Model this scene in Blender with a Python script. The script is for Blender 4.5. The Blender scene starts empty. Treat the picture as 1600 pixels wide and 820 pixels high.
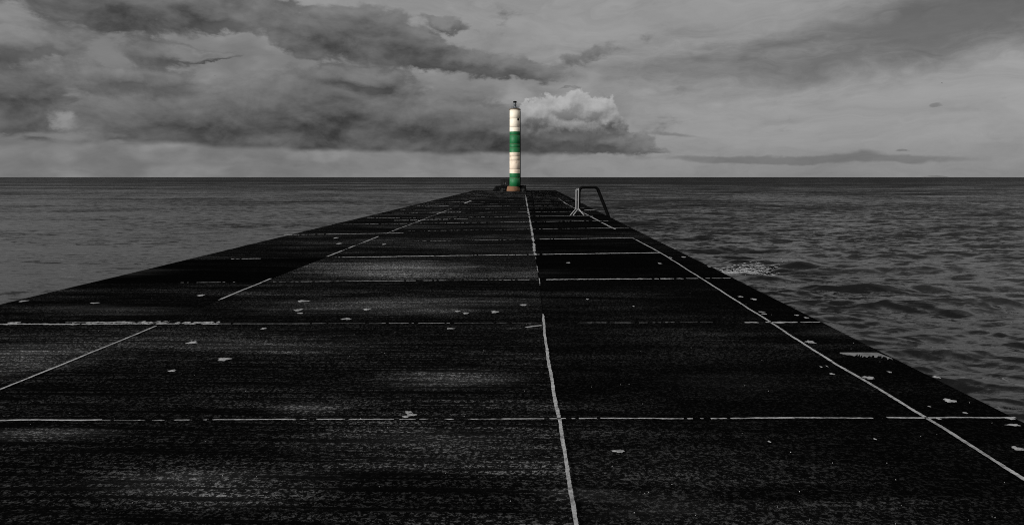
import bpy, bmesh, math, random
import numpy as np
from mathutils import Vector, Matrix, noise as mnoise
R = math.radians
random.seed(7); RNG = np.random.default_rng(11)
sc = bpy.context.scene
COL = sc.collection

# ------------------------------------------------------------------ camera
FPX = 1067.0            # focal length in pixels of the 1600-wide photograph (24 mm class lens)
CAM_H = 1.6             # eye height over the pier deck
SEA = -2.4              # water level below the deck
PITCH = math.atan(133.0 / FPX)
YAW = math.atan(27.0 * math.cos(PITCH) / FPX)
cam_d = bpy.data.cameras.new('camera'); cam = bpy.data.objects.new('camera', cam_d); COL.objects.link(cam)
cam.location = (0, 0, CAM_H)
cam.rotation_euler = (R(90) - PITCH, 0, YAW)
cam_d.sensor_width = 36; cam_d.lens = 36 * FPX / 1600
cam_d.clip_start = 0.05; cam_d.clip_end = 200000
sc.camera = cam
ROT = cam.rotation_euler.to_matrix()

def ray(px, py):
    return (ROT @ Vector(((px - 800) / FPX, (410 - py) / FPX, -1))).normalized()
def ground(px, py, z=0.0):                     # where a line of sight meets a level surface
    d = ray(px, py); t = (z - CAM_H) / d.z
    return Vector((d.x * t, d.y * t, z))
def upright(px, py, Y):                        # where it meets the vertical plane at distance Y
    d = ray(px, py); t = Y / d.y
    return Vector((d.x * t, Y, CAM_H + d.z * t))

# ------------------------------------------------------------------ helpers
def tag(o, label=None, cat=None, group=None, kind=None):
    if label: o['label'] = label
    if cat: o['category'] = cat
    if group: o['group'] = group
    if kind: o['kind'] = kind
    return o
def empty(name, loc, rz=0):
    o = bpy.data.objects.new(name, None); COL.objects.link(o); o.location = loc; o.rotation_euler.z = rz
    o.empty_display_size = 0.2
    return o
def link(name, bm, mats, parent=None, smooth=False, loc=None):
    me = bpy.data.meshes.new(name); bm.normal_update(); bm.to_mesh(me); bm.free()
    for m in (mats if isinstance(mats, (list, tuple)) else [mats]): me.materials.append(m)
    if smooth:
        for p in me.polygons: p.use_smooth = True
    o = bpy.data.objects.new(name, me); COL.objects.link(o)
    if parent: o.parent = parent
    if loc: o.location = loc
    return o
def box(bm, x0, x1, y0, y1, z0, z1, bev=0.0, mat=0):
    vs = [bm.verts.new(p) for p in ((x0,y0,z0),(x1,y0,z0),(x1,y1,z0),(x0,y1,z0),(x0,y0,z1),(x1,y0,z1),(x1,y1,z1),(x0,y1,z1))]
    fs = [bm.faces.new([vs[i] for i in q]) for q in ((3,2,1,0),(4,5,6,7),(0,1,5,4),(1,2,6,5),(2,3,7,6),(3,0,4,7))]
    for f in fs: f.material_index = mat
    if bev:
        es = list({e for f in fs for e in f.edges})
        bmesh.ops.bevel(bm, geom=es, offset=bev, segments=2, affect='EDGES', profile=0.6)
def lathe(bm, prof, n=32, cx=0, cy=0, mats=None, cap=True):
    rings = []
    for r, z in prof:
        rings.append([bm.verts.new((cx + r*math.cos(2*math.pi*k/n), cy + r*math.sin(2*math.pi*k/n), z)) for k in range(n)])
    for i in range(len(rings)-1):
        for k in range(n):
            f = bm.faces.new((rings[i][k], rings[i][(k+1)%n], rings[i+1][(k+1)%n], rings[i+1][k]))
            f.smooth = True
            if mats: f.material_index = mats[i]
    if cap:
        f = bm.faces.new(list(reversed(rings[0]))); f.material_index = mats[0] if mats else 0
        f = bm.faces.new(rings[-1]); f.material_index = mats[-1] if mats else 0
def tube(bm, pts, r, n=10, cap=True):
    pts = [Vector(p) for p in pts]
    rings = []
    prev = None
    for i, p in enumerate(pts):
        t = (pts[min(i+1, len(pts)-1)] - pts[max(i-1, 0)]).normalized()
        if prev is None:
            a = Vector((0, 1, 0)) if abs(t.y) < 0.9 else Vector((1, 0, 0))
            u = t.cross(a).normalized()
        else:
            u = (prev - t * prev.dot(t)).normalized()
        prev = u; v = t.cross(u)
        rr = r[i] if isinstance(r, (list, tuple)) else r
        rings.append([bm.verts.new(p + (u*math.cos(2*math.pi*k/n) + v*math.sin(2*math.pi*k/n))*rr) for k in range(n)])
    for i in range(len(rings)-1):
        for k in range(n):
            f = bm.faces.new((rings[i][k], rings[i][(k+1)%n], rings[i+1][(k+1)%n], rings[i+1][k])); f.smooth = True
    if cap:
        bm.faces.new(list(reversed(rings[0]))); bm.faces.new(rings[-1])

class NT:
    """small node-tree writer"""
    def __init__(s, tree): s.t = tree; s.L = tree.links
    def n(s, kind, **kw):
        nd = s.t.nodes.new(kind)
        for k, v in kw.items(): setattr(nd, k, v)
        return nd
    def put(s, sock, v):
        if isinstance(v, bpy.types.NodeSocket): s.L.new(v, sock)
        elif isinstance(v, bpy.types.Node): s.L.new(v.outputs[0], sock)
        elif v is not None: sock.default_value = v
    def math(s, op, a, b=None, c=None, clamp=False):
        nd = s.n('ShaderNodeMath', operation=op); nd.use_clamp = clamp
        for i, v in enumerate((a, b, c)): s.put(nd.inputs[i], v) if v is not None else None
        return nd.outputs[0]
    def vm(s, op, a, b=None, out=0):
        nd = s.n('ShaderNodeVectorMath', operation=op)
        s.put(nd.inputs[0], a)
        if b is not None:
            if op == 'SCALE': s.put(nd.inputs['Scale'], b)
            else: s.put(nd.inputs[1], b)
        return nd.outputs[out]
    def ramp(s, x, a, b, lo=0.0, hi=1.0, mode='SMOOTHSTEP'):
        nd = s.n('ShaderNodeMapRange', interpolation_type=mode)
        s.put(nd.inputs['Value'], x)
        for k, v in zip(('From Min','From Max','To Min','To Max'), (a, b, lo, hi)): s.put(nd.inputs[k], v)
        return nd.outputs[0]
    def noise(s, vec, scale, detail=4, rough=0.55, dist=0.0, color=False):
        nd = s.n('ShaderNodeTexNoise'); s.put(nd.inputs['Vector'], vec)
        nd.inputs['Scale'].default_value = scale; nd.inputs['Detail'].default_value = detail
        nd.inputs['Roughness'].default_value = rough; nd.inputs['Distortion'].default_value = dist
        return nd.outputs['Color' if color else 'Fac']
    def mixc(s, f, a, b):
        nd = s.n('ShaderNodeMix', data_type='RGBA')
        s.put(nd.inputs['Factor'], f); s.put(nd.inputs['A'] if False else nd.inputs[6], a); s.put(nd.inputs[7], b)
        return nd.outputs[2]
    def mixf(s, f, a, b):
        nd = s.n('ShaderNodeMix', data_type='FLOAT')
        s.put(nd.inputs[0], f); s.put(nd.inputs[2], a); s.put(nd.inputs[3], b)
        return nd.outputs[0]
def new_mat(name):
    m = bpy.data.materials.new(name); m.use_nodes = True
    nt = m.node_tree; nt.nodes.clear(); w = NT(nt)
    out = w.n('ShaderNodeOutputMaterial'); b = w.n('ShaderNodeBsdfPrincipled')
    w.L.new(b.outputs[0], out.inputs[0])
    co = w.n('ShaderNodeTexCoord').outputs['Object']
    return m, w, b, co
def grey(w, v):
    c = w.n('ShaderNodeCombineColor')
    for i in range(3): w.put(c.inputs[i], v)
    return c.outputs[0]
def scaled(w, co, sx, sy, sz=1):
    return w.vm('MULTIPLY', co, (sx, sy, sz))
def rough_paint(name, rgb, dirt=(0.02, 0.02, 0.02), amt=0.25, sc_=3.0, rough=0.6, bump=0.002, metal=0.0):
    m, w, b, co = new_mat(name)
    if max(rgb) < .02: b.inputs['Specular IOR Level'].default_value = 0.02
    n1 = w.noise(co, sc_, 6, 0.65); n2 = w.noise(co, sc_*9, 4, 0.6)
    f = w.math('MULTIPLY', w.ramp(n1, 0.5, 0.75), amt)
    c = w.mixc(f, (*rgb, 1), (*dirt, 1))
    w.put(b.inputs['Base Color'], c)
    b.inputs['Roughness'].default_value = rough; b.inputs['Metallic'].default_value = metal
    bp = w.n('ShaderNodeBump'); bp.inputs['Distance'].default_value = bump; bp.inputs['Strength'].default_value = 0.7
    w.put(bp.inputs['Height'], n2); w.L.new(bp.outputs[0], b.inputs['Normal'])
    return m

# ------------------------------------------------------------------ materials
def deck_material():
    m, w, b, co = new_mat('tamped_black_concrete')
    att = w.n('ShaderNodeAttribute', attribute_name='tone').outputs['Fac']
    warp = w.vm('ADD', co, w.vm('SCALE', w.noise(co, 0.9, 3, color=True), 0.05))
    # ridges tamped across the slab (they run along X)
    ridge = w.noise(scaled(w, warp, 0.7, 23, 1), 1.0, 4, 0.65)
    sx = w.n('ShaderNodeSeparateXYZ'); w.put(sx.inputs[0], co); side = w.ramp(sx.outputs[0], .15, .35)
    ridge2 = w.noise(scaled(w, warp, 5, 46, 1), 1.0, 3, 0.6)
    grain = w.noise(scaled(w, warp, 44, 50, 24), 1.0, 4, 0.8)
    speck = w.noise(scaled(w, co, 34, 60, 20), 1.0, 2, 0.5)
    streak = w.noise(scaled(w, co, 0.33, 2.6, 1), 1.0, 6, 0.65)
    broad = w.noise(scaled(w, co, 0.16, 0.42, 1), 1.0, 4, 0.6)
    wear = w.math('MULTIPLY', w.ramp(broad, 0.42, 0.66), w.ramp(streak, 0.38, 0.68))
    soft = 0.0
    for (px, py, rx, ry, amp) in ((700,590,110,16,.9),(330,765,190,32,.8),(30,560,110,30,.9),(620,418,120,12,.9),(850,425,60,5,.2),(640,700,200,30,.25),(360,535,260,20,.35),(560,480,200,12,.4),(1140,600,120,20,.08),(900,770,60,10,.5),(980,790,150,20,.4),(60,680,120,12,.6),(480,640,60,12,.7),(150,425,120,8,.6),(160,485,140,8,.6),(700,470,160,10,.5),(1300,520,50,12,.3)):
        c = ground(px, py); ex = (ground(px+rx, py).x-c.x); ey = (ground(px, py-ry).y-ground(px, py+ry).y)/2
        dv = w.vm('MULTIPLY', w.vm('SUBTRACT', w.vm('ADD', co, w.vm('SCALE', w.vm('SUBTRACT', w.noise(scaled(w, co, .8, 2.2), 1.0, 4, .65, color=True), (.5,.5,.5)), 1.6*min(ex, ey))), (c.x, c.y, 0)), (1/ex, 1/ey, 0))
        sp_ = w.ramp(w.vm('LENGTH', dv, out=1), 1.35, .1)
        wear = w.math('MULTIPLY_ADD', sp_, amp*.75, wear); soft = w.math('MULTIPLY_ADD', sp_, amp, soft)
    wear = w.math('MULTIPLY', w.math('ADD', wear, 0.10), att)
    g = w.math('MULTIPLY', w.ramp(grain, 0.50, 0.60), w.mixf(side, w.ramp(ridge, 0.42, 0.58, 0.08, 1.6, 'LINEAR'), w.ramp(ridge, .3, .7, .5, 1.0, 'LINEAR')))
    col = w.math('MULTIPLY_ADD', w.math('MULTIPLY', wear, w.math('ADD', g, 0.05)), 0.26, 0.0014)
    col = w.math('MULTIPLY_ADD', w.math('MULTIPLY', soft, w.math('MULTIPLY', w.ramp(streak, .35, .65), w.ramp(ridge, .35, .65, .5, 1.2))), 0.055, col)
    # scattered pale grit and small salt stains
    sp = w.math('MULTIPLY', w.ramp(speck, 0.70, 0.78), w.ramp(streak, 0.45, 0.62))
    col = w.math('MULTIPLY_ADD', sp, w.math('MULTIPLY', att, 0.14), col)
    thin = w.noise(scaled(w, co, 1.1, 15, 1), 1.0, 4, 0.6)
    ts = w.math('MULTIPLY', w.ramp(thin, 0.63, 0.74), w.ramp(w.noise(scaled(w, co, 0.8, 1.2), 1.0, 2), 0.5, 0.6))
    col = w.math('MULTIPLY_ADD', w.math('MULTIPLY', ts, att), 0.035, col)
    w.put(b.inputs['Base Color'], grey(w, col))
    w.put(b.inputs['Roughness'], w.ramp(streak, 0.3, 0.7, 0.75, 0.95, 'LINEAR'))
    b.inputs['Specular IOR Level'].default_value = 0.0
    h = w.math('ADD', w.math('MULTIPLY', ridge, 0.9), w.math('MULTIPLY', ridge2, 0.45))
    h = w.math('MULTIPLY_ADD', grain, 0.6, h)
    bp = w.n('ShaderNodeBump'); bp.inputs['Distance'].default_value = 0.02; bp.inputs['Strength'].default_value = 1.0
    w.put(bp.inputs['Height'], h); w.L.new(bp.outputs[0], b.inputs['Normal'])
    return m
def filler_material():
    m, w, b, co = new_mat('pale_joint_mortar')
    n = w.noise(co, 22, 5, 0.75); n2 = w.noise(co, 1.6, 3)
    v = w.math('MULTIPLY', w.ramp(n, 0.32, 0.62, 0.35, 1.0), w.ramp(n2, 0.3, 0.6, 0.75, 1.0))
    w.put(b.inputs['Base Color'], grey(w, w.math('MULTIPLY', v, 0.52)))
    b.inputs['Roughness'].default_value = 0.9; b.inputs['Specular IOR Level'].default_value = 0.2
    bp = w.n('ShaderNodeBump'); bp.inputs['Distance'].default_value = 0.006
    w.put(bp.inputs['Height'], n); w.L.new(bp.outputs[0], b.inputs['Normal'])
    return m
def wall_material():
    m, w, b, co = new_mat('weedy_wall_concrete')
    n = w.noise(co, 1.2, 7, 0.7)
    w.put(b.inputs['Base Color'], grey(w, w.ramp(n, 0.35, 0.7, 0.004, 0.03)))
    b.inputs['Roughness'].default_value = 0.9
    bp = w.n('ShaderNodeBump'); bp.inputs['Distance'].default_value = 0.05
    w.put(bp.inputs['Height'], n); w.L.new(bp.outputs[0], b.inputs['Normal'])
    return m
def water_material():
    m, w, b, co = new_mat('grey_sea_water')
    b.inputs['Base Color'].default_value = (0.012, 0.012, 0.012, 1)
    b.inputs['IOR'].default_value = 1.333
    geo = w.n('ShaderNodeNewGeometry').outputs['Position']
    flat = w.vm('MULTIPLY', geo, (1, 1, 0))
    dist = w.vm('LENGTH', flat, out=1)
    # wind ripples tilt the surface; gusts and slicks make them steeper or flatter in long bands
    gust = w.noise(scaled(w, flat, 0.004, 0.016, 1), 1.0, 8, 0.68)
    gust2 = w.noise(scaled(w, flat, 0.03, 0.12, 1), 1.0, 6, 0.65)
    sepx = w.n('ShaderNodeSeparateXYZ'); w.put(sepx.inputs[0], geo)
    right = w.ramp(sepx.outputs[0], -2, 8, 0.88, 1.0)
    half = (0.5, 0.5, 0.5)
    fr = w.ramp(w.noise(scaled(w, flat, 0.7, 2.3, 1), 1.0, 6, 0.80, 0.3), 0.46, 0.68, 0.04, -1.3, 'LINEAR')
    c1 = w.n('ShaderNodeCombineXYZ'); w.put(c1.inputs[0], w.ramp(w.noise(scaled(w, flat, 2.0, 4.0, 1), 1.0, 3), .3, .7, -.12, .12, 'LINEAR')); w.put(c1.inputs[1], fr); r1 = c1.outputs[0]
    r2 = w.vm('SUBTRACT', w.noise(scaled(w, flat, 0.33, 0.8, 1), 1.0, 5, 0.65, 0.3, color=True), half)
    near = w.ramp(dist, 15, 200, 0.85, 1.25)
    r3 = w.vm('SUBTRACT', w.noise(scaled(w, flat, 0.09, 0.10, 1), 1.0, 5, 0.65, 0.3, color=True), half)
    slope = w.vm('ADD', w.vm('SCALE', r1, near), w.vm('ADD', w.vm('SCALE', r2, 0.5), w.vm('SCALE', r3, w.ramp(dist, 25, 90, 0.0, 1.0))))
    stren = w.math('MULTIPLY', w.math('MULTIPLY', w.ramp(gust, 0.36, 0.64, 0.6, 1.35), w.ramp(gust2, 0.36, 0.64, 0.65, 1.3)), right)
    slope = w.vm('MULTIPLY', w.vm('SCALE', slope, stren), (0.8, 1.0, 0))
    gn = w.n('ShaderNodeNewGeometry').outputs['Normal']
    # the swell runs towards the shore, so its steep fronts face it
    steep = w.math('MULTIPLY', w.ramp(w.math('LOGARITHM', dist, 10.0), 1.5, 2.9, 0.0, 0.74, 'LINEAR'), stren)
    cy = w.n('ShaderNodeCombineXYZ'); w.put(cy.inputs[1], w.math('MULTIPLY', steep, -1.0))
    slope = w.vm('ADD', slope, cy.outputs[0])
    w.put(b.inputs['Normal'], w.vm('NORMALIZE', w.vm('ADD', gn, slope)))
    w.put(b.inputs['Roughness'], w.ramp(dist, 15, 900, 0.06, 0.20))
    b.inputs['Specular IOR Level'].default_value = 0.5
    return m
M = {
    'deck': deck_material(), 'filler': filler_material(), 'wall': wall_material(), 'water': water_material(),
    'cream': rough_paint('weathered_cream_paint', (0.84, 0.76, 0.62), (0.35, 0.24, 0.15), 0.18, 0.8, 0.6),
    'cream_low': rough_paint('stained_cream_paint', (0.78, 0.66, 0.52), (0.22, 0.10, 0.04), 0.5, 1.5, 0.65),
    'green': rough_paint('harbour_green_paint', (0.002, 0.13, 0.036), (0.005, 0.07, 0.025), 0.3, 1.2, 0.6),
    'green_low': rough_paint('chalky_green_paint', (0.003, 0.135, 0.04), (0.18, 0.30, 0.18), 0.3, 3.0, 0.6),
    'seam': rough_paint('drum_seam_grime', (0.12, 0.09, 0.06), (0.02, 0.02, 0.02), 0.5),
    'rust': rough_paint('rusty_orange_concrete', (0.20, 0.098, 0.05), (0.02, 0.015, 0.012), 1.0, 1.6, 0.9, 0.03),
    'stone': rough_paint('black_weedy_stone', (0.004, 0.004, 0.004), (0.07, 0.07, 0.07), 0.8, 1.6, 0.85, 0.05),
    'cabinet': rough_paint('dark_grey_metal_paint', (0.018, 0.018, 0.018), (0.05, 0.05, 0.05), 0.5, 2.0, 0.7),
    'black': rough_paint('black_painted_steel', (0.003, 0.003, 0.003), (0.01, 0.01, 0.01), 0.4, 6.0, 0.8),
    'galv': rough_paint('galvanised_steel', (0.24, 0.24, 0.24), (0.10, 0.10, 0.10), 0.6, 8.0, 0.55, 0.001),
    'lantern': rough_paint('grey_lantern_paint', (0.10, 0.11, 0.12), (0.02, 0.02, 0.02), 0.5, 6.0, 0.45),
    'feather': rough_paint('grey_gull_feathers', (0.10, 0.10, 0.10), (0.03, 0.03, 0.03), 0.5, 5.0, 0.8),
    'island': rough_paint('distant_island_rock', (0.20, 0.20, 0.20), (0.16, 0.16, 0.16), 0.5, 0.002, 1.0, 0.001),
    'foam': rough_paint('sea_foam', (0.80, 0.80, 0.80), (0.5, 0.5, 0.5), 0.4, 3.0, 0.8, 0.004),
}

# ------------------------------------------------------------------ pier
XL = ground(0, 472).x * 1.0; XL = -4.22 * CAM_H
XJ = [XL, -2.46 * CAM_H, 0.155 * CAM_H, 1.625 * CAM_H, 2.07 * CAM_H]
rows = [ground(850, y).y for y in (655, 505, 437.5, 398, 374.3, 358.3)]
step = rows[-1] - rows[-2]
END = ground(800, 297.3).y
while rows[-1] + step < END - 1.0: rows.append(rows[-1] + step)
rows = [rows[0] - 3 * 3.0, rows[0] - 2 * 3.0, rows[0] - 3.0] + rows + [END]
rows[0] = -9.0
N_BACK = 3                                     # rows before the joint seen at the bottom of the photograph
pier = empty('pier', (0, 0, 0)); tag(pier, kind='structure')

def cx_wobble(y): return 0.007*math.sin(y*1.7) + 0.018*math.sin(y*0.43+1)
bm = bmesh.new(); tone = bm.loops.layers.float_color.new('tone')
rr = random.Random(3)
special = {(3,1):1.0,(3,0):1.0,(4,0):.5,(4,1):.75,(5,0):.10,(5,1):2.1,(6,0):.55,(6,1):.8,(2,1):1.0,(2,0):1.0,(3,2):.48,(4,2):.42,(5,2):.15,(6,2):.15,(2,2):.50,(2,3):.35,(3,3):.35,(4,3):.22,(5,3):.2}
def through(pts):
    q = sorted((ground(*p, .006).y, ground(*p, .006).x) for p in pts); return [a for a, _ in q], [b for _, b in q]
JOINT = {1: through([(0,608),(237,512),(418,437),(600,366),(700,328),(740,312)]),
         2: through([(900,820),(875,655),(862,600),(853.5,540),(848.5,492),(842.5,435),(836,398),(833.5,375),(826.7,337),(821,304.7)]),
         3: through([(1600,748),(1448,652),(1280,552.5),(1195,497.5),(1090,431),(1032.5,395),(993,374),(945,350),(884,318)])}
XC = ground(850, 655).x
def slant(x0, y0, x1, y1):
    p, q = ground(x0, y0), ground(x1, y1); return (p.y+q.y)/2, (q.y-p.y)/(q.x-p.x)
_sk = [slant(0,656,1448,652), slant(0,505.5,1285,502), slant(418,437.5,1090,432), slant(520,402,1030,394.5), slant(600,364,1000,357.5)]
def sk(x, y): return y + float(np.interp(y, [k[0] for k in _sk], [k[1] for k in _sk]))*(x-XC)*min(1, max(0, (END-y)/12))
def xj(c, y):
    if c in JOINT: return float(np.interp(y, *JOINT[c])) + (0.002*math.sin(y*2.3+c) + 0.002*math.sin(y*5.1))
    return XJ[c] + (cx_wobble(y) if c == 2 else 0.3*cx_wobble(y*0.8+c*3) if 0 < c < 4 else 0.5*cx_wobble(y+c) )
for ri in range(len(rows)-1):
    y0, y1 = rows[ri]+0.008, rows[ri+1]-0.008
    for ci in range(4):
        t = special.get((ri, ci), rr.uniform(0.3, 1.3) if ci < 2 else rr.uniform(0.16, 0.55))
        dz = rr.uniform(-0.0015, 0.0015)
        ny = max(1, int((y1-y0)/0.8))
        L, Rr = [], []
        for k in range(ny+1):
            y = y0 + (y1-y0)*k/ny
            xa, xb = xj(ci, y) + (0.008 if ci else 0), xj(ci+1, y) - (0.008 if ci < 3 else 0)
            if ci == 0: xa += 0.05
            if ci == 3: xb -= 0.05
            L.append((xa, sk(xa, y))); Rr.append((xb, sk(xb, y)))
        vl = [bm.verts.new((x, y, dz)) for x, y in L]; vr = [bm.verts.new((x, y, dz)) for x, y in Rr]
        vl2 = [bm.verts.new((x-(0.05 if ci == 0 else 0), y, -0.045 if ci == 0 else -0.03)) for x, y in L]
        vr2 = [bm.verts.new((x+(0.05 if ci == 3 else 0), y, -0.045 if ci == 3 else -0.03)) for x, y in Rr]
        fs = []
        for k in range(ny):
            fs.append(bm.faces.new((vl[k], vr[k], vr[k+1], vl[k+1])))
            fs.append(bm.faces.new((vl2[k], vl[k], vl[k+1], vl2[k+1])))
            fs.append(bm.faces.new((vr[k], vr2[k], vr2[k+1], vr[k+1])))
        fs.append(bm.faces.new((vl2[0], vr2[0], vr[0], vl[0])))
        fs.append(bm.faces.new((vl[-1], vr[-1], vr2[-1], vl2[-1])))
        for f in fs:
            for lp in f.loops: lp[tone] = (t, t, t, 1)
link('deck', bm, M['deck'], pier)
bm = bmesh.new()
box(bm, XL-0.02, XJ[4]+0.02, rows[0], END, -9.0, -0.047)
body = link('wall', bm, M['wall'], pier)

# pale lines where mortar or salt fills the joints: ragged strips, each a few mm proud of the slabs
Z_L = 0.006
def smooth_noise(n, k, seed):
    g = np.random.default_rng(seed).random(n//k + 3)
    x = np.arange(n)/k; i = x.astype(int); f = x - i; f = f*f*(3-2*f)
    return g[i]*(1-f) + g[i+1]*f
SEED = [100]
bm_j = bmesh.new()
def strip(pts, width, fill=1.0, rag=0.5, z=Z_L):
    """pts: ground points; fill = share of the length that is not broken; rag = raggedness of the edges"""
    SEED[0] += 7
    P = [Vector((p.x, p.y)) for p in pts]
    seg = [(P[i+1]-P[i]).length for i in range(len(P)-1)]; T = sum(seg)
    ds = 0.012 if T < 14 else 0.03
    n = max(3, int(T/ds)); 
    a = .5*smooth_noise(n+1, 7, SEED[0])+.5*smooth_noise(n+1, 2, SEED[0]+8); b_ = .5*smooth_noise(n+1, 5, SEED[0]+1)+.5*smooth_noise(n+1, 1, SEED[0]+9); c = smooth_noise(n+1, 40, SEED[0]+2); d = smooth_noise(n+1, 3, SEED[0]+3); e = smooth_noise(n+1, 30, SEED[0]+4)
    gate = 0.65*c + 0.35*d
    th = np.quantile(gate, 1-fill) if fill < 1 else -1
    prev = None
    for k in range(n+1):
        s = T*k/n; i = 0
        while i < len(seg)-1 and s > seg[i]: s -= seg[i]; i += 1
        dr = (P[i+1]-P[i]).normalized(); p = P[i] + dr*s; nn = Vector((-dr.y, dr.x))
        p = p + nn*(e[k]-0.5)*width*0.3
        on = gate[k] > th
        w0 = width*0.5*(1-rag+rag*2*a[k]); w1 = width*0.5*(1-rag+rag*2*b_[k])
        if not on and fill > .3: w0 *= .28; w1 *= .28; on = d[k] > .25
        if on:
            cur = (bm_j.verts.new((*(p+nn*w0), z)), bm_j.verts.new((*(p-nn*w1), z)))
            if prev: bm_j.faces.new((prev[0], prev[1], cur[1], cur[0]))
            prev = cur
        else: prev = None
def px_strip(pp, width, fill=1.0, rag=0.5): strip([ground(*p) for p in pp], width, fill, rag)
def along(c, y0px, y1px, width, fill=1.0, rag=0.5):
    ya, yb = ground(830, y0px).y, ground(830, y1px).y
    n = max(2, int(abs(yb-ya)/0.5)); 
    strip([Vector((xj(c, ya+(yb-ya)*k/n), ya+(yb-ya)*k/n, 0)) for k in range(n+1)], width, fill, rag)
def across(y0, x0, x1, width, fill=1.0, rag=0.5, off=0.0):
    """y0 = row index or a distance"""
    Y = rows[y0] if isinstance(y0, int) else y0
    n = 8
    strip([Vector((x0+(x1-x0)*k/n, sk(x0+(x1-x0)*k/n, Y)+off+0.006*math.sin(k*1.3+x0), 0)) for k in range(n+1)], width, fill, rag)
B = N_BACK
# centre joint
along(2, 860, 655, 0.022, 1, .3); along(2, 655, 494, 0.026, 1, .35)
along(2, 494, 400, 0.014, .25); along(2, 399, 340, 0.055, .75, .6); along(2, 340, 305, 0.07, .6, .6)
# right joint
along(3, 780, 392, 0.028, 1, .3); along(3, 392, 372, 0.035, .85); along(3, 358, 310, 0.06, .55, .6)
# left joint
along(1, 640, 513, 0.024, 1, .3); along(1, 472, 437, 0.034, .95, .3); along(1, 402, 370, 0.045, .7); along(1, 366, 326, 0.06, .35); along(1, 318, 314, .12, 1)
# across
across(B, ground(-60,656).x, ground(160,656).x, .022, 1, .3); across(B, ground(160,656).x, XJ[2], .014, .6, .6)
across(B, XJ[2]+.04, XJ[3]-.3, .018, .92, .7); across(B, XJ[3]-.2, XJ[4]-.05, .022, 1, .3)
across(B+1, XL+.4, ground(345,505).x, .050, .96, .8); across(B+1, ground(200,505).x, ground(345,505).x, .075, .8, .9, off=.07)
across(B+1, ground(100,505).x, ground(260,505).x, .07, .7, .9, off=.09)
across(B+1, ground(345,505).x, XJ[2]-.05, .014, .5, .6); across(B+1, XJ[2]+.3, XJ[3]-.5, .014, .35, .6)
across(B+1, ground(1162,503).x, ground(1182,503).x, .05, 1, .3); across(B+1, ground(1195,503).x, ground(1244,503).x, .045, 1, .4); across(B+1, ground(1249,503).x, XJ[4]-.08, .03, 1, .3)
px_strip([(822,512),(834,510),(847,509)], .045, 1, .3)
across(B+2, XL+1, XJ[1], .02, .3, .6); across(B+2, XJ[1], ground(840,437).x, .035, .6, .8)
across(B+2, XJ[2]+.02, XJ[3]-.15, .075, .95, .95); across(B+2, XJ[3]-.1, XJ[4]-.1, .04, .8, .6)
across(B+3, ground(372,402).x, ground(415,402).x, .06, .8, .7); across(B+3, ground(520,402).x, XJ[2]-.03, .085, .93, .95)
across(B+3, XJ[2]+.03, ground(1032,396).x, .095, 1, .8)
across(B+4, XJ[2]+.03, ground(993,374).x, .085, .97, .7); across(B+4, ground(640,374).x, XJ[2]-.05, .05, .35, .8)
across(B+5, ground(475,360).x, ground(640,360).x, .10, .9, .8, off=-.7); across(B+5, XJ[2]+.05, ground(1000,358).x, .07, .7, .8); across(B+5, ground(640,360).x, XJ[2]-.05, .06, .35, .8)
across(ground(880,338.3).y, XJ[2]+.03, ground(928,338).x, .11, 1, .4)
across(ground(900,329.3).y, ground(915,329.3).x, ground(932,329.3).x, .30, 1, .4)
across(ground(900,341).y, ground(668,341).x, ground(735,341).x, .10, .6, .6)
rr2 = random.Random(5)
for i in range(B+6, len(rows)-1):
    across(i, XL+.4, XJ[2]-.05, .10, rr2.uniform(.2,.6), .8); across(i, XJ[2]+.05, XJ[4]-.4, .11, rr2.uniform(.2,.7), .8)
    if i % 2: across(i, XL+rr2.uniform(.5,2), XJ[1]+rr2.uniform(-1,1), .2, .5, .9, off=rr2.uniform(.3,2.4))
link('joint_filler', bm_j, M['filler'], pier)

# pale droppings, lichen rings and grit
bm = bmesh.new()
rs = random.Random(21)
def blot(px, py, wpx, hpx, seed=0):
    a = ground(px-wpx/2, py); b_ = ground(px+wpx/2, py); c = ground(px, py-hpx/2); d = ground(px, py+hpx/2)
    rx = (b_.x-a.x)/2; ry = (c.y-d.y)/2; cen = ground(px, py)
    n = 26; ph = [rs.uniform(0, 6.28) for _ in range(6)]
    vs = []
    cv = bm.verts.new((cen.x, cen.y, Z_L+.003))
    for k in range(n):
        t = 2*math.pi*k/n
        r = 1 + .16*math.sin(3*t+ph[0]) + .13*math.sin(5*t+ph[1]) + .12*math.sin(8*t+ph[2]) + .10*math.sin(11*t+ph[3])
        vs.append(bm.verts.new((cen.x+rx*r*math.cos(t), cen.y+ry*r*math.sin(t), Z_L+.001)))
    for k in range(n): bm.faces.new((cv, vs[k], vs[(k+1)%n]))
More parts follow.
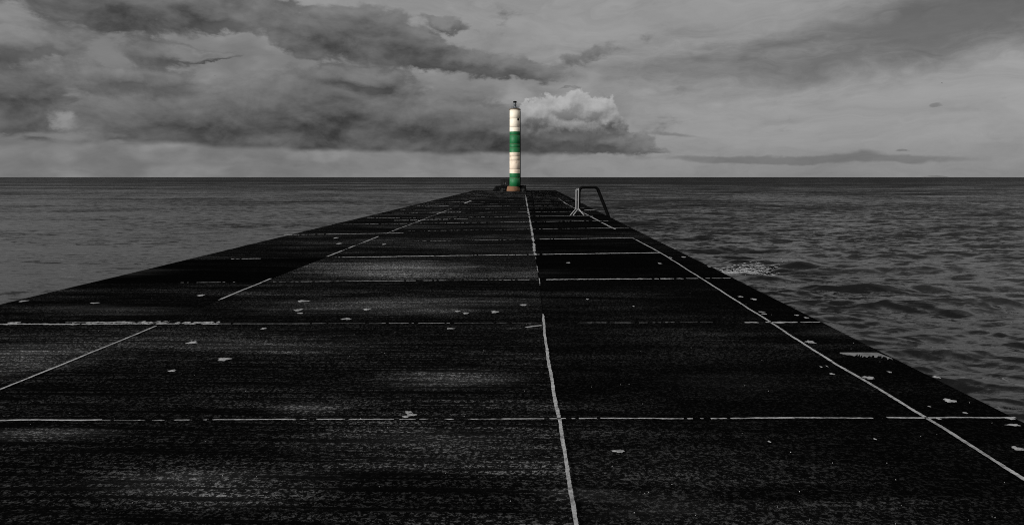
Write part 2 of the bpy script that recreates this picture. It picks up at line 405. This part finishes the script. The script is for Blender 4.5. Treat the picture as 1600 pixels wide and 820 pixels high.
for q in [(474,471,22,3),(466,485,14,4),(469,490,11,2),(573,484,12,3),(541,499,18,3),(728,490,10,3),(773,488,13,4),(818,477,12,3),(715,487,10,2),
          (300,536,17,5),(350,562,22,6),(269,580,13,4),(412,514,9,3),(704,514,14,2),(314,462,11,3),(37,471,13,3),(148,474,16,2),(22,505,22,3),
          (638,645,12,5),(643,649,18,5),(634,652,12,4),(966,706,23,5),(1202,691,5,3),(1367,687,5,3),(1178,468,9,3),(1157,464,9,2),(1190,488,11,2),(1194,491,9,2),(1245,493,8,2),(1260,497,9,2),(1218,505,14,2),
          (1266,535,16,5),(1357,591,19,6),(1390,582,7,3),(1463,590,12,4),(1484,627,20,7),(1508,646,8,3),(1466,655,7,4),(1579,655,16,4),(1583,665,24,4),(1452,636,5,2),(1590,702,18,8),
          (888,411,7,2),(1031,412,6,2),(1048,403,4,2),(1068,402,7,2),(1108,417,5,2),(918,468,5,2),(990,479,3,2),(1283,574,4,2),(1292,573,2,3),(1300,585,9,3),
          (525,372,7,2),(530,381,8,2),(600,382,6,2)]:
    blot(q[0], q[1], q[2]*.85, q[3]*.85)
for _ in range(110):                                            # loose grit
    px, py = rs.uniform(0, 1600), 400 + 420*rs.random()**.8
    g = ground(px, py)
    if not (XL+.3 < g.x < XJ[4]-.15): continue
    s = rs.uniform(.001, .0028)
    vs = [bm.verts.new((g.x+s*rs.uniform(.6,1.3)*math.cos(t*1.57), g.y+s*rs.uniform(.6,1.3)*math.sin(t*1.57), Z_L-.004)) for t in range(4)]
    tp = bm.verts.new((g.x, g.y, Z_L+s*.6))
    for k in range(4): bm.faces.new((vs[k], vs[(k+1)%4], tp))
link('lichen_spots', bm, M['filler'], pier)

# ragged repair patch near the right edge
pm, w, b, co = new_mat('smooth_grey_mortar')
n = w.noise(co, 9, 5, 0.6)
w.put(b.inputs['Base Color'], grey(w, w.ramp(n, 0.3, 0.7, 0.10, 0.24))); b.inputs['Roughness'].default_value = 0.8
bm = bmesh.new()
top = [(1312,551.5),(1330,551),(1350,550.8),(1372,551.2),(1384,554),(1392,559)]
N = 44; va, vb = [], []
for k in range(N+1):
    t = k/N; px = 1312 + 82*t
    if t < .72: ya = 551.3
    else: ya = 551.3 + (t-.72)/.28*9.5
    depth = (2.2+6.5*min(1, t*2.2)) if t < .75 else (8.7-5.5*(t-.75)/.25)
    tooth = rs.uniform(.35, 1) if t > .3 else rs.uniform(.8, 1)
    yb = ya + depth*tooth
    va.append(bm.verts.new(ground(px, ya)+Vector((0,0,Z_L)))); vb.append(bm.verts.new(ground(px+3*(1-tooth), yb)+Vector((0,0,Z_L))))
for k in range(N): bm.faces.new((va[k], va[k+1], vb[k+1], vb[k]))
link('repair_patch', bm, pm, pier)

# ------------------------------------------------------------------ ladder handrail (on the right edge)
g0 = ground(905, 337.0); ge = ground(953, 337.5)
hr = empty('ladder_handrail', (g0.x, g0.y, 0.0)); tag(hr, 'black hooped ladder handrail with pale double posts on the right edge of the pier', 'handrail')
dx = XJ[4] - g0.x + 0.02
H = upright(905, 292.6, g0.y).z
def hoop(y, lean=0.0):
    bm = bmesh.new(); pts = [(0, y, 0.30)]
    pts += [(0.0, y, H-.22)]
    for k in range(1, 7):
        a = k/6*math.pi/2; pts.append((.20-.20*math.cos(a), y, H-.20+.20*math.sin(a)))
    x1 = dx*0.50
    for k in range(0, 7):
        a = k/6*R(66); pts.append((x1+.20*math.sin(a), y, H-.20+.20*math.cos(a)))
    pts.append((dx+.0, y, .02)); pts.append((dx+.07, y, -.25)); pts.append((dx+.07, y, -.9))
    tube(bm, pts, .046, 12)
    return bm
link('hoop', hoop(0.0), M['black'], hr)
link('hoop', hoop(0.5), M['black'], hr)
s = (upright(906, 300, g0.y).x - upright(901, 300, g0.y).x)
for x in (-s-.01, -.045):
    bm = bmesh.new(); top = H-.05 if x > -.1 else H-.10
    box(bm, x-.023, x+.023, -.05, .0 if x < -.1 else -.04, .26, top, .006)
    link('post', bm, M['galv'], hr)
for (xa, xb) in ((-s-.01, -s-.24), (-.045, -s-.12), (-.03, .20)):
    bm = bmesh.new(); tube(bm, [(xa, -.03, .29), (xa+(xb-xa)*.9, -.03, .045), (xb, -.03, .02)], .024, 8)
    link('foot', bm, M['galv'], hr)
bm = bmesh.new(); box(bm, -s-.01, -.04, -.03, -.01, H-.12, H-.07, .004); link('brace', bm, M['galv'], hr)
for y in (0.0, 0.5):
    bm = bmesh.new(); tube(bm, [(dx+.07, y, -.85), (dx+.07, y, -3.6)], .03, 8); link('ladder_stile', bm, M['black'], hr)
for k in range(9):
    bm = bmesh.new(); tube(bm, [(dx+.07, 0, -.35-.3*k), (dx+.07, .5, -.35-.3*k)], .014, 6); link('rung', bm, M['black'], hr)

# ------------------------------------------------------------------ lighthouse
LY = ground(804, 299.3).y + 1.3                       # centre of the tower
def zl(py): return upright(804, py, LY).z
pc = upright(804.5, 295, LY)
pxm = upright(805, 295, LY).x - upright(804, 295, LY).x   # metres per pixel there
lh = empty('lighthouse', (pc.x, LY, 0)); tag(lh, 'round cream and green banded lighthouse tower standing at the end of the pier', 'lighthouse')
rt, rb = 8.05*pxm, 8.4*pxm
ztop = zl(172); zb = zl(291.2)
bands = [(291.2, 270.8, 3), (270.8, 238.2, 1), (238.2, 206, 2), (206, 172, 0)]
seams = [278, 264.5, 251, 244.6, 231, 225.3, 211.5, 199, 185.6]
def rad(z): return rb + (rt-rb)*(z-zb)/(ztop-zb)
prof, mats = [], []
zs = [(zl(291.2), 3)]
for y0, y1, mi in bands:
    for sy in sorted([q for q in seams if y1 < q < y0], reverse=True):
        z = zl(sy)
        zs += [(z-.014, mi), (z-.007, 'in'), (z+.007, 'in'), (z+.014, mi)]
    zs += [(zl(y1), mi)]
for i, (z, mi) in enumerate(zs):
    prof.append((rad(z)-(0.01 if mi == 'in' else 0), z))
for i in range(len(zs)-1):
    a, b_ = zs[i][1], zs[i+1][1]
    if a == 'in' or b_ == 'in': mats.append(4)
    else:
        zm = (zs[i][0]+zs[i+1][0])/2
        mats.append([mi for y0, y1, mi in bands if zl(y0) <= zm <= zl(y1)][0])
bm = bmesh.new(); lathe(bm, prof, 64, mats=mats)
link('tower', bm, [M['cream'], M['cream_low'], M['green'], M['green_low'], M['seam']], lh)
bm = bmesh.new(); lathe(bm, [(rt+.04, ztop), (rt+.07, ztop+.02), (rt+.07, ztop+.09), (rt-.02, ztop+.13)], 48)
link('cap', bm, M['seam'], lh)
# railing stubs round the cap
for k in range(8):
    a = 2*math.pi*(k+.5)/8; bm = bmesh.new()
    x, y = (rt-.22)*math.cos(a), (rt-.22)*math.sin(a)
    lathe(bm, [(.035, ztop+.10), (.035, ztop+.30), (.05, ztop+.31), (.05, ztop+.35)], 8, x, y); link('fixing_stub', bm, M['lantern'], lh)
bm = bmesh.new(); lathe(bm, [(.33, ztop+.13), (.33, ztop+.20), (.15, ztop+.26), (.14, zl(165)), (.20, zl(164.7)), (.20, zl(164.2))], 20)
lt = link('lantern', bm, M['lantern'], lh)
bm = bmesh.new(); lathe(bm, [(.12, zl(164.1)), (.15, zl(163.8)), (.15, zl(161)), (.12, zl(160.8))], 20); link('lens', bm, M['lantern'], lt)
bm = bmesh.new(); lathe(bm, [(.20, zl(160.7)), (.20, zl(158.6)), (.10, zl(158.2)), (.02, zl(158.0))], 20); link('hood', bm, M['black'], lt)
# small dark fitting and cable run on the shaded side
bm = bmesh.new(); ax, ay = 5.2*pxm, -math.sqrt(max(0, (8.5*pxm)**2-(5.2*pxm)**2))
box(bm, ax-.10, ax+.10, ay-.10, ay+.06, zl(188.5), zl(186), .01); link('junction_box', bm, M['black'], lh)
bm = bmesh.new(); a = R(-18)
tube(bm, [((rb+.05)*math.cos(a), (rb+.05)*math.sin(a), zl(292)), ((rt+.05)*math.cos(a), (rt+.05)*math.sin(a), ztop-.1)], .04, 8); link('cable_pipe', bm, M['black'], lh)
# orange foot and low black plinth
bm = bmesh.new(); lathe(bm, [(11.5*pxm, 0), (11.2*pxm, zl(296)), (9.8*pxm, zl(292)), (8.7*pxm, zl(291.0))], 10)
bmesh.ops.rotate(bm, verts=bm.verts, cent=(0,0,0), matrix=Matrix.Rotation(R(18), 3, 'Z'))
for v in bm.verts: v.co += Vector(mnoise.noise_vector(v.co*2.1))*.05
link('foot_collar', bm, M['rust'], lh, loc=(-2.0*pxm, 0, 0))
def rock(bm, x0, x1, y0, y1, h, seed, taper=.28):
    rs = random.Random(seed); lo = len(bm.verts)
    tmp = bmesh.new(); bmesh.ops.create_cube(tmp, size=1); bmesh.ops.subdivide_edges(tmp, edges=tmp.edges, cuts=5, use_grid_fill=True)
    mp = {}
    for v in tmp.verts:
        c = v.co; tz = c.z+.5; k = 1-taper*tz
        p = Vector(((x0+x1)/2+c.x*(x1-x0)*k, (y0+y1)/2+c.y*(y1-y0)*k, tz*h))
        p += Vector(mnoise.noise_vector(p*1.6+Vector((seed, 0, 0))))*.10 + Vector(mnoise.noise_vector(p*5+Vector((seed, 3, 0))))*.04
        p.z = max(p.z, 0) if tz > 0 else 0
        mp[v] = bm.verts.new(p)
    for f in tmp.faces: bm.faces.new([mp[v] for v in f.verts])
    tmp.free()
bm = bmesh.new()
rock(bm, -35*pxm, -9.5*pxm, .1, 2.2, zl(290.5), 1, .34)
rock(bm, 5*pxm, 18*pxm, -.3, 1.9, zl(290.2), 2, .22)
rock(bm, -12*pxm, 8*pxm, .9, 2.3, zl(291.5), 4, .2)
link('plinth', bm, M['stone'], lh)
# control cabinet
cy = LY + 1.1
c0, c1 = upright(782.3, 285, cy).x, upright(795.5, 285, cy).x; cz0, cz1 = upright(790, 291.4, cy).z, upright(790, 281, cy).z
cb = empty('control_cabinet', ((c0+c1)/2, cy, cz0-.10)); tag(cb, 'dark grey metal box on the plinth left of the lighthouse tower', 'cabinet')
hw = (c1-c0)/2; hh = cz1-cz0+.10
bm = bmesh.new(); box(bm, -hw, hw, -.3, .35, 0, hh, .015); link('body', bm, M['cabinet'], cb)
for sx in (-1, 1):
    bm = bmesh.new(); box(bm, (.04 if sx > 0 else -hw+.06), (hw-.06 if sx > 0 else -.04), -.325, -.302, .08, hh-.08, .006)
    d = link('door', bm, M['cabinet'], cb)
    bm = bmesh.new(); box(bm, sx*.10-.015, sx*.10+.015, -.35, -.328, hh*.45, hh*.6, .003); link('handle', bm, M['galv'], d)
bm = bmesh.new(); box(bm, -hw-.04, hw+.04, -.36, .40, hh+.002, hh+.05, .01); link('lid', bm, M['galv' if False else 'cabinet'], cb)

# ------------------------------------------------------------------ sea
def build_sea():
    nr = 1500; u = np.linspace(3.0**-.5, 60000**-.5, nr); r = u**-2; du = u[0]-u[1]
    fa = np.radians(np.linspace(-52, 52, 1150)); ca = np.radians(np.linspace(52, 308, 90))[1:-1]
    ang = np.concatenate([fa, ca]); na = len(ang)
    Rr, A = np.meshgrid(r, ang, indexing='ij')
    X0 = (Rr*np.sin(A)).ravel(); Y0 = (Rr*np.cos(A)).ravel()
    X, Y, Z = X0.copy(), Y0.copy(), np.zeros_like(X0)
    sp = np.maximum(2*Rr.ravel()**1.5*du, 0.0016*Rr.ravel())
    g = np.random.default_rng(5)
    # sheltered water on the left, livelier chop on the right of the pier
    side = 0.30 + 0.70/(1+np.exp(-(X0-1.0)/1.5))
    calm = 0.75+0.25*np.sin(X0*0.017+1.3)*np.sin(Y0*0.023+.4)
    side = side*calm
    lam = np.concatenate([g.uniform(7, 17, 9), g.uniform(3, 7, 16), g.uniform(1.3, 3, 26), g.uniform(.55, 1.3, 30), g.uniform(.24, .55, 24)])
    for L in lam:
        th = g.normal(0, .20 if L > 3 else .40) + R(6)
        k = 2*math.pi/L; kx, ky = k*math.sin(th), k*math.cos(th)
        a = 0.0066*L**0.85*g.uniform(.6, 1.25)*(1.15 if L < 3.5 else 1)
        a *= .75 if L > 7 else .75 if L > 3.5 else 1
        fade = np.clip((L/(sp+1e-6)-2.2)/2.0, 0, 1)
        m = fade > 0
        ph = kx*X0[m]+ky*Y0[m]+g.uniform(0, 6.28)
        am = a*fade[m]*side[m]
        Z[m] += am*np.cos(ph)
        X[m] -= am*math.sin(th)*np.sin(ph)*0.9; Y[m] -= am*math.cos(th)*np.sin(ph)*0.9
    # the wave that breaks against the wall on the right
    bx, by = BREAK
    def roller(xc, yc, tilt, h, wide, long_):
        yy = Y0-yc-tilt*(X0-xc)-0.18*np.sin(X0*1.3+yc)-0.07*np.sin(X0*3.7)
        return h*np.exp(-(yy/np.where(yy < 0, wide*.6, wide*1.5))**2)*np.exp(-((X0-xc)/long_)**2)*(1+.25*np.sin(X0*2.1+1))*(X0 > 3.4)
    q1, q2, q3 = ground(1255, 418, SEA), ground(1200, 439, SEA), ground(1410, 452, SEA)
    ridge = roller(q1.x, q1.y, .05, .17, .34, 2.4)+roller(q2.x, q2.y, .04, .13, .36, 3.0)+roller(q3.x, q3.y, .10, .12, .5, 2.8)
    Z += ridge; Y -= ridge*.6
    Z += SEA
    me = bpy.data.meshes.new('sea')
    nv = nr*na; co = np.empty((nv, 3), np.float32); co[:, 0] = X; co[:, 1] = Y; co[:, 2] = Z
    i = np.arange(nr-1)[:, None]*na; j = np.arange(na)[None, :]; j2 = (j+1) % na
    q = np.stack([i+j, i+na+j, i+na+j2, i+j2], -1).reshape(-1, 4)[:, ::-1].astype(np.int32)
    nf = len(q)
    me.vertices.add(nv); me.vertices.foreach_set('co', co.ravel())
    me.loops.add(nf*4); me.loops.foreach_set('vertex_index', q.ravel())
    me.polygons.add(nf); me.polygons.foreach_set('loop_start', np.arange(nf, dtype=np.int32)*4)
    me.polygons.foreach_set('use_smooth', np.ones(nf, bool))
    me.update(calc_edges=True)
    me.materials.append(M['water'])
    o = bpy.data.objects.new('sea', me); COL.objects.link(o); tag(o, kind='structure')
    return X, Y, Z
b0 = ground(1215, 421, SEA); BREAK = (XJ[4], b0.y)
SX, SY, SZ = build_sea()
def sea_z(x, y):
    d = (SX-x)**2+(SY-y)**2; return SZ[int(np.argmin(d))]
# foam
bm = bmesh.new(); rf = random.Random(9)
nearmask = (np.abs(SX) < 40) & (SY > 2) & (SY < 60)
fx, fy, fz = SX[nearmask], SY[nearmask], SZ[nearmask]
def fleck(x, y, s, lift=0.0):
    i = int(np.argmin((fx-x)**2+(fy-y)**2)); z = fz[i]+.012+lift
    n = rf.randint(5, 8); cv = bm.verts.new((x, y, z+s*.25)); vs = []
    ex = rf.uniform(1.0, 2.6)
    for k in range(n):
        t = 2*math.pi*k/n; r = s*rf.uniform(.5, 1.2)
        vs.append(bm.verts.new((x+r*ex*math.cos(t), y+r*math.sin(t), z-.01)))
    for k in range(n): bm.faces.new((cv, vs[k], vs[(k+1)%n]))
for _ in range(900):
    px = rf.gauss(1162, 24); py = 417+rf.gauss(0, 1.2+abs(px-1150)*.04)+abs(px-1160)*.02
    p = ground(px, py, SEA+.1)
    fleck(p.x, p.y, rf.uniform(.012, .055)*(1.8 if rf.random() < .08 else 1), max(0, rf.gauss(0, .05)))
for _ in range(60):
    p = ground(rf.gauss(1190, 30), 427+rf.gauss(0, 3), SEA); fleck(p.x, p.y, rf.uniform(.01, .025))
link('foam', bm, M['foam']); tag(bpy.data.objects['foam'], 'white flecks of foam where a wave breaks on the right side of the pier', 'foam', kind='stuff')

# ------------------------------------------------------------------ island on the horizon
IY = 26000.0
bm = bmesh.new(); segs = 60
a0 = upright(1446, 277, IY); a1 = upright(1470, 277, IY)
def hprof(t): return max(0, math.sin(math.pi*min(1, t*1.0)))**.7*(1+.12*math.sin(t*9)+.06*math.sin(t*23))
pk = 3.1*(a1.x-a0.x)/24
rowsv = []
for j in range(9):
    v = j/8; rowv = []
    for k in range(segs+1):
        t = k/segs; x = a0.x+(a1.x-a0.x)*t*1.25
        hgt = pk*hprof(t if t < 1 else 1)*math.sin(math.pi*v)
        rowv.append(bm.verts.new((x, IY+(v-.5)*900, SEA-1+hgt)))
    rowsv.append(rowv)
for j in range(8):
    for k in range(segs): bm.faces.new((rowsv[j][k], rowsv[j][k+1], rowsv[j+1][k+1], rowsv[j+1][k]))
isl = link('island', bm, M['island'], smooth=True); tag(isl, kind='structure')

# ------------------------------------------------------------------ gulls
def gull(px, py, dist, span, bank, label):
    p = upright(px, py, dist)
    o = empty('gull', p); tag(o, label, 'bird', 'gulls flying over the sea'); o.rotation_euler = (0, bank, R(35))
    bm = bmesh.new()
    tube(bm, [(0,-.28,0),(0,-.20,.0),(0,-.08,.0),(0,.08,.0),(0,.2,.02),(0,.27,.04),(0,.33,.03)], [.01,.035,.065,.07,.045,.035,.012], 10)
    for sx in (-1, 1):
        st = [(.03,.10,-.08,0),(.25,.15,-.04,.09),(.45,.10,-.05,.10),(.68,-.06,-.10,.02)]
        top, bot = [], []
        for (x, ya, yb, z) in st:
            x = x*span/1.3
            top.append((bm.verts.new((sx*x, ya, z+.012)), bm.verts.new((sx*x, yb, z+.006)))); bot.append((bm.verts.new((sx*x, ya, z-.006)), bm.verts.new((sx*x, yb, z))))
        for i in range(3):
            for q in ((top[i][0],top[i][1],top[i+1][1],top[i+1][0]),(bot[i][1],bot[i][0],bot[i+1][0],bot[i+1][1]),(top[i][0],top[i+1][0],bot[i+1][0],bot[i][0]),(top[i][1],bot[i][1],bot[i+1][1],top[i+1][1])):
                bm.faces.new(q)
        bm.faces.new((top[3][0],top[3][1],bot[3][1],bot[3][0]))
    bmesh.ops.recalc_face_normals(bm, faces=bm.faces)
    link('body', bm, M['feather'], o)
gull(1472, 130, 310, 1.3, R(14), 'small dark gull flying alone high on the right, above a tiny cloud')
gull(336, 119, 360, 1.2, R(-10), 'small dark gull flying in front of the grey clouds on the left')

# ------------------------------------------------------------------ sun and sky
SUN_EL, SUN_AZ = R(11), R(180+52)           # azimuth clockwise from +Y: behind the camera, to its left
sd = Vector((math.sin(SUN_AZ)*math.cos(SUN_EL), math.cos(SUN_AZ)*math.cos(SUN_EL), math.sin(SUN_EL)))
ld = bpy.data.lights.new('sun', 'SUN'); ld.energy = 3.6; ld.angle = R(0.5); ld.color = (1.0, 0.985, 0.96)
lo = bpy.data.objects.new('sun', ld); COL.objects.link(lo); lo.rotation_euler = sd.to_track_quat('Z', 'Y').to_euler(); lo.location = (0, 0, 50)

world = bpy.data.worlds.new('World'); sc.world = world; world.use_nodes = True
wt = world.node_tree; wt.nodes.clear(); w = NT(wt)
DEG = 180/math.pi
def ae(px, py):
    d = ray(px, py); return (math.atan2(d.x, d.y)*DEG, math.asin(d.z)*DEG)
PXD = DEG/FPX                                # degrees per photo pixel
def blob_group(name, blobs):
    """density of a bank of clouds: ellipses in azimuth / elevation, joined smoothly"""
    g = bpy.data.node_groups.new(name, 'ShaderNodeTree')
    g.interface.new_socket('P', in_out='INPUT', socket_type='NodeSocketVector'); g.interface.new_socket('D', in_out='OUTPUT', socket_type='NodeSocketFloat')
    q = NT(g); gi = q.n('NodeGroupInput'); go = q.n('NodeGroupOutput')
    acc = None
    for (cx, cy, rx, ry, rot, amp) in blobs:
        mp = q.n('ShaderNodeMapping', vector_type='TEXTURE')
        a, e = ae(cx, cy); c = math.cos(R(a))
        mp.inputs['Location'].default_value = (a, e, 0); mp.inputs['Rotation'].default_value = (0, 0, R(-rot)); mp.inputs['Scale'].default_value = (rx*PXD*c*c, ry*PXD*c, 1)
        q.put(mp.inputs['Vector'], gi.outputs[0])
        l = q.vm('LENGTH', mp.outputs[0], out=1)
        d = q.math('MULTIPLY', q.ramp(l, 1.5, 0.0, 0.0, 1.0, 'LINEAR'), amp)
        acc = d if acc is None else q.math('SMOOTH_MAX', acc, d, 0.18)
    q.put(go.inputs[0], acc)
    return g
MAIN = [(150,8,190,42,0,1),(60,75,120,26,-4,.9),(330,18,120,26,10,1),(470,45,150,34,16,1),(620,72,130,34,17,1),(740,104,150,20,6,.9),(905,92,70,26,-15,.5),(680,42,48,12,0,.75),
        (250,78,70,30,0,.6),(310,80,85,9,0,1),(20,150,90,60,0,1.1),(60,212,110,16,0,1),(200,130,130,30,0,1),(150,212,120,22,0,.9),(300,185,180,58,0,1.25),(470,180,190,60,0,1.3),(640,195,190,56,3,1.3),(780,205,140,42,4,1.25),(560,128,130,20,4,.9),
        (885,212,70,26,0,1.1),(950,222,75,20,8,.9),(1030,236,70,6,2,.5),(882,141,26,3,0,.6)]
LOW = [(1250,249,260,7,1,1),(1330,246,50,10,0,.8),(1430,248,90,5,1,.7),(1060,212,60,4,6,.6),(1455,169,13,4,0,1),(1408,236,10,2,0,.9)]
HIGH = [(1500,30,420,60,-10,1),(1220,75,260,32,-6,.75),(1282,84,34,14,20,.55),(1050,60,200,26,-8,.35)]
GM, GL, GH = blob_group('cloud_bank', MAIN), blob_group('low_cloud', LOW), blob_group('high_veil', HIGH)
def use(g, v):
    nd = w.n('ShaderNodeGroup'); nd.node_tree = g; w.put(nd.inputs[0], v); return nd.outputs[0]
gen = w.n('ShaderNodeTexCoord').outputs['Generated']
sep = w.n('ShaderNodeSeparateXYZ'); w.put(sep.inputs[0], gen)
az = w.math('MULTIPLY', w.math('ARCTAN2', sep.outputs[0], sep.outputs[1]), DEG)
el = w.math('MULTIPLY', w.math('ARCSINE', sep.outputs[2]), DEG)
cmb = w.n('ShaderNodeCombineXYZ'); w.put(cmb.inputs[0], az); w.put(cmb.inputs[1], el); P = cmb.outputs[0]
Dv = w.vm('MULTIPLY', gen, (1, 1, 1.9))
# warp: turbulence of two sizes
t1 = w.vm('SCALE', w.vm('SUBTRACT', w.noise(Dv, 7, 3, 0.6, color=True), (.5, .5, .5)), 5.0)
t2 = w.vm('SCALE', w.vm('SUBTRACT', w.noise(Dv, 26, 5, 0.62, color=True), (.5, .5, .5)), 2.5)
warp = w.vm('MULTIPLY', w.vm('ADD', t1, t2), (1.0, .62, 0))
Pw = w.vm('ADD', P, warp)
def density(dx, dy):
    off = (dx, dy, 0)
    p = w.vm('ADD', Pw, off)
    base = use(GM, p)
    dvo = w.vm('ADD', Dv, (dx/DEG, 0, dy/DEG*1.9))
    f = w.noise(dvo, 13, 8, 0.6, 0.25)
    return w.math('ADD', base, w.math('MULTIPLY', w.math('SUBTRACT', f, .5), 1.15)), f
D0, f0 = density(0, 0); D1, _ = density(-.25, .5)
# flat underside of the bank
bot = w.math('ADD', w.math('MULTIPLY', az, -0.0), 0)
base_el = w.ramp(az, ae(0,0)[0], ae(1000,0)[0], ae(0, 221)[1], ae(1000, 247)[1], 'LINEAR')
el_w = w.math('ADD', el, w.math('MULTIPLY', w.math('SUBTRACT', f0, .5), .9))
under = w.ramp(w.math('SUBTRACT', el_w, base_el), -.05, .45)
op = w.math('MULTIPLY', w.ramp(D0, .27, .46), under)
lit = w.math('SUBTRACT', D0, D1)                      # >0 where the cloud thins towards the light
ST = 0.10
sky = w.n('ShaderNodeTexSky', sky_type='NISHITA'); sky.sun_disc = False; sky.sun_elevation = SUN_EL; sky.sun_rotation = SUN_AZ
sky.altitude = 0; sky.air_density = 1.0; sky.dust_density = 3.0; sky.ozone_density = 1.0
bw = w.n('ShaderNodeRGBToBW'); w.put(bw.inputs[0], sky.outputs[0])
CLEAR = w.math('MULTIPLY_ADD', w.math('MINIMUM', bw.outputs[0], 6.0), 0.25, 2.5)
# thin streaky veil everywhere
hv = use(GH, w.vm('ADD', P, w.vm('MULTIPLY', warp, (1.5, .8, 0))))
rot = w.n('ShaderNodeMapping'); rot.inputs['Rotation'].default_value = (0, 0, R(-13)); rot.inputs['Scale'].default_value = (.07, .42, 1); w.put(rot.inputs['Vector'], w.vm('ADD', P, w.vm('SCALE', t1, .5)))
wisp = w.noise(rot.outputs[0], 1.0, 7, .66, .6)
CLEAR = w.math('MULTIPLY', CLEAR, w.ramp(wisp, .34, .68, 1.07, .86, 'LINEAR'))
CLEAR = w.math('MULTIPLY', CLEAR, w.ramp(w.math('ADD', hv, w.math('MULTIPLY', w.math('SUBTRACT', wisp, .5), .5)), 0.05, .8, 1.0, .44))
murk = use(blob_group('soft_murk', [(230,150,520,175,0,1.25),(700,175,330,110,0,1.0)]), w.vm('ADD', P, w.vm('SCALE', t1, 1.2)))
CLEAR = w.math('MULTIPLY', CLEAR, w.ramp(w.math('ADD', murk, w.math('MULTIPLY', w.math('SUBTRACT', f0, .5), .9)), .1, .85, 1.0, .68))
lv = w.math('ADD', use(GL, w.vm('ADD', P, w.vm('MULTIPLY', warp, (.8, .38, 0)))), w.math('MULTIPLY', w.math('SUBTRACT', f0, .5), .8))
CLEAR = w.math('MULTIPLY', CLEAR, w.ramp(lv, .25, .6, 1.0, .70))
# cloud body: dark cores, paler thin parts, lit crests
body_n = w.noise(Dv, 9, 7, .6, .2)
core = w.ramp(D0, .45, 1.3, 1.22, .68)
bodyv = w.math('MULTIPLY', core, w.ramp(body_n, .35, .68, .80, 1.5, 'LINEAR'))
bodyv = w.math('ADD', bodyv, w.math('MULTIPLY', w.ramp(lit, -.2, .35, -.34, .95, 'LINEAR'), 1.0))
# the sunlit cumulus just right of the tower
BODY = w.math('MULTIPLY', bodyv, 0.092/ST)
val = w.mixf(op, CLEAR, BODY)
GC = blob_group('cumulus', [(842,180,40,28,0,1.1),(882,164,46,24,0,1.15),(928,172,38,26,0,1.1),(950,190,26,20,0,1),(895,200,90,30,0,1.1),(985,212,40,12,8,.8)])
Dc = w.vm('MULTIPLY', gen, (1, 1, 1.25))
tc = w.vm('SCALE', w.vm('SUBTRACT', w.noise(Dc, 34, 6, 0.6, color=True), (.5, .5, .5)), 2.4)
def cden(dx, dy):
    p = w.vm('ADD', w.vm('ADD', P, w.vm('MULTIPLY', tc, (1, 1, 0))), (dx, dy, 0))
    fn = w.noise(w.vm('ADD', Dc, (dx/DEG, 0, dy/DEG*1.25)), 48, 7, .62)
    return w.math('ADD', use(GC, p), w.math('MULTIPLY', w.math('SUBTRACT', fn, .5), .7))
C0, C1 = cden(0, 0), cden(-.12, .38)
e_hi, e_lo = ae(880, 155)[1], ae(880, 232)[1]
height = w.ramp(el, e_lo, e_hi, 0, 1, 'LINEAR')
opc = w.math('MULTIPLY', w.ramp(C0, .40, .52), w.ramp(height, .05, .5))
cb_ = w.math('ADD', w.ramp(height, .25, .90, .10, .31), w.ramp(w.math('SUBTRACT', C0, C1), -.18, .30, -.06, .14, 'LINEAR'))
val = w.mixf(opc, val, w.math('DIVIDE', w.math('MAXIMUM', cb_, .07), ST))
# above the view: added bright belt of sky to lift the near sea, dimmer overhead
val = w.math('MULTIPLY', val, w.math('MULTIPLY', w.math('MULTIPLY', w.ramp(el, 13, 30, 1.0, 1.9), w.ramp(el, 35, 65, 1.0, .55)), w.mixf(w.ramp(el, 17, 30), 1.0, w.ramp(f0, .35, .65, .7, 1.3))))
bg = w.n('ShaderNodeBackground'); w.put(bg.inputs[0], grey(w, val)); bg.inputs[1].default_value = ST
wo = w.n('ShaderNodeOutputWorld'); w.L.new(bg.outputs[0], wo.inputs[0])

# ------------------------------------------------------------------ output look
sc.view_settings.view_transform = 'Standard'; sc.view_settings.look = 'None'
sc.view_settings.exposure = 0.0; sc.view_settings.gamma = 1.0
sc.cycles.filter_width = 1.0
sc.cycles.use_denoising = False
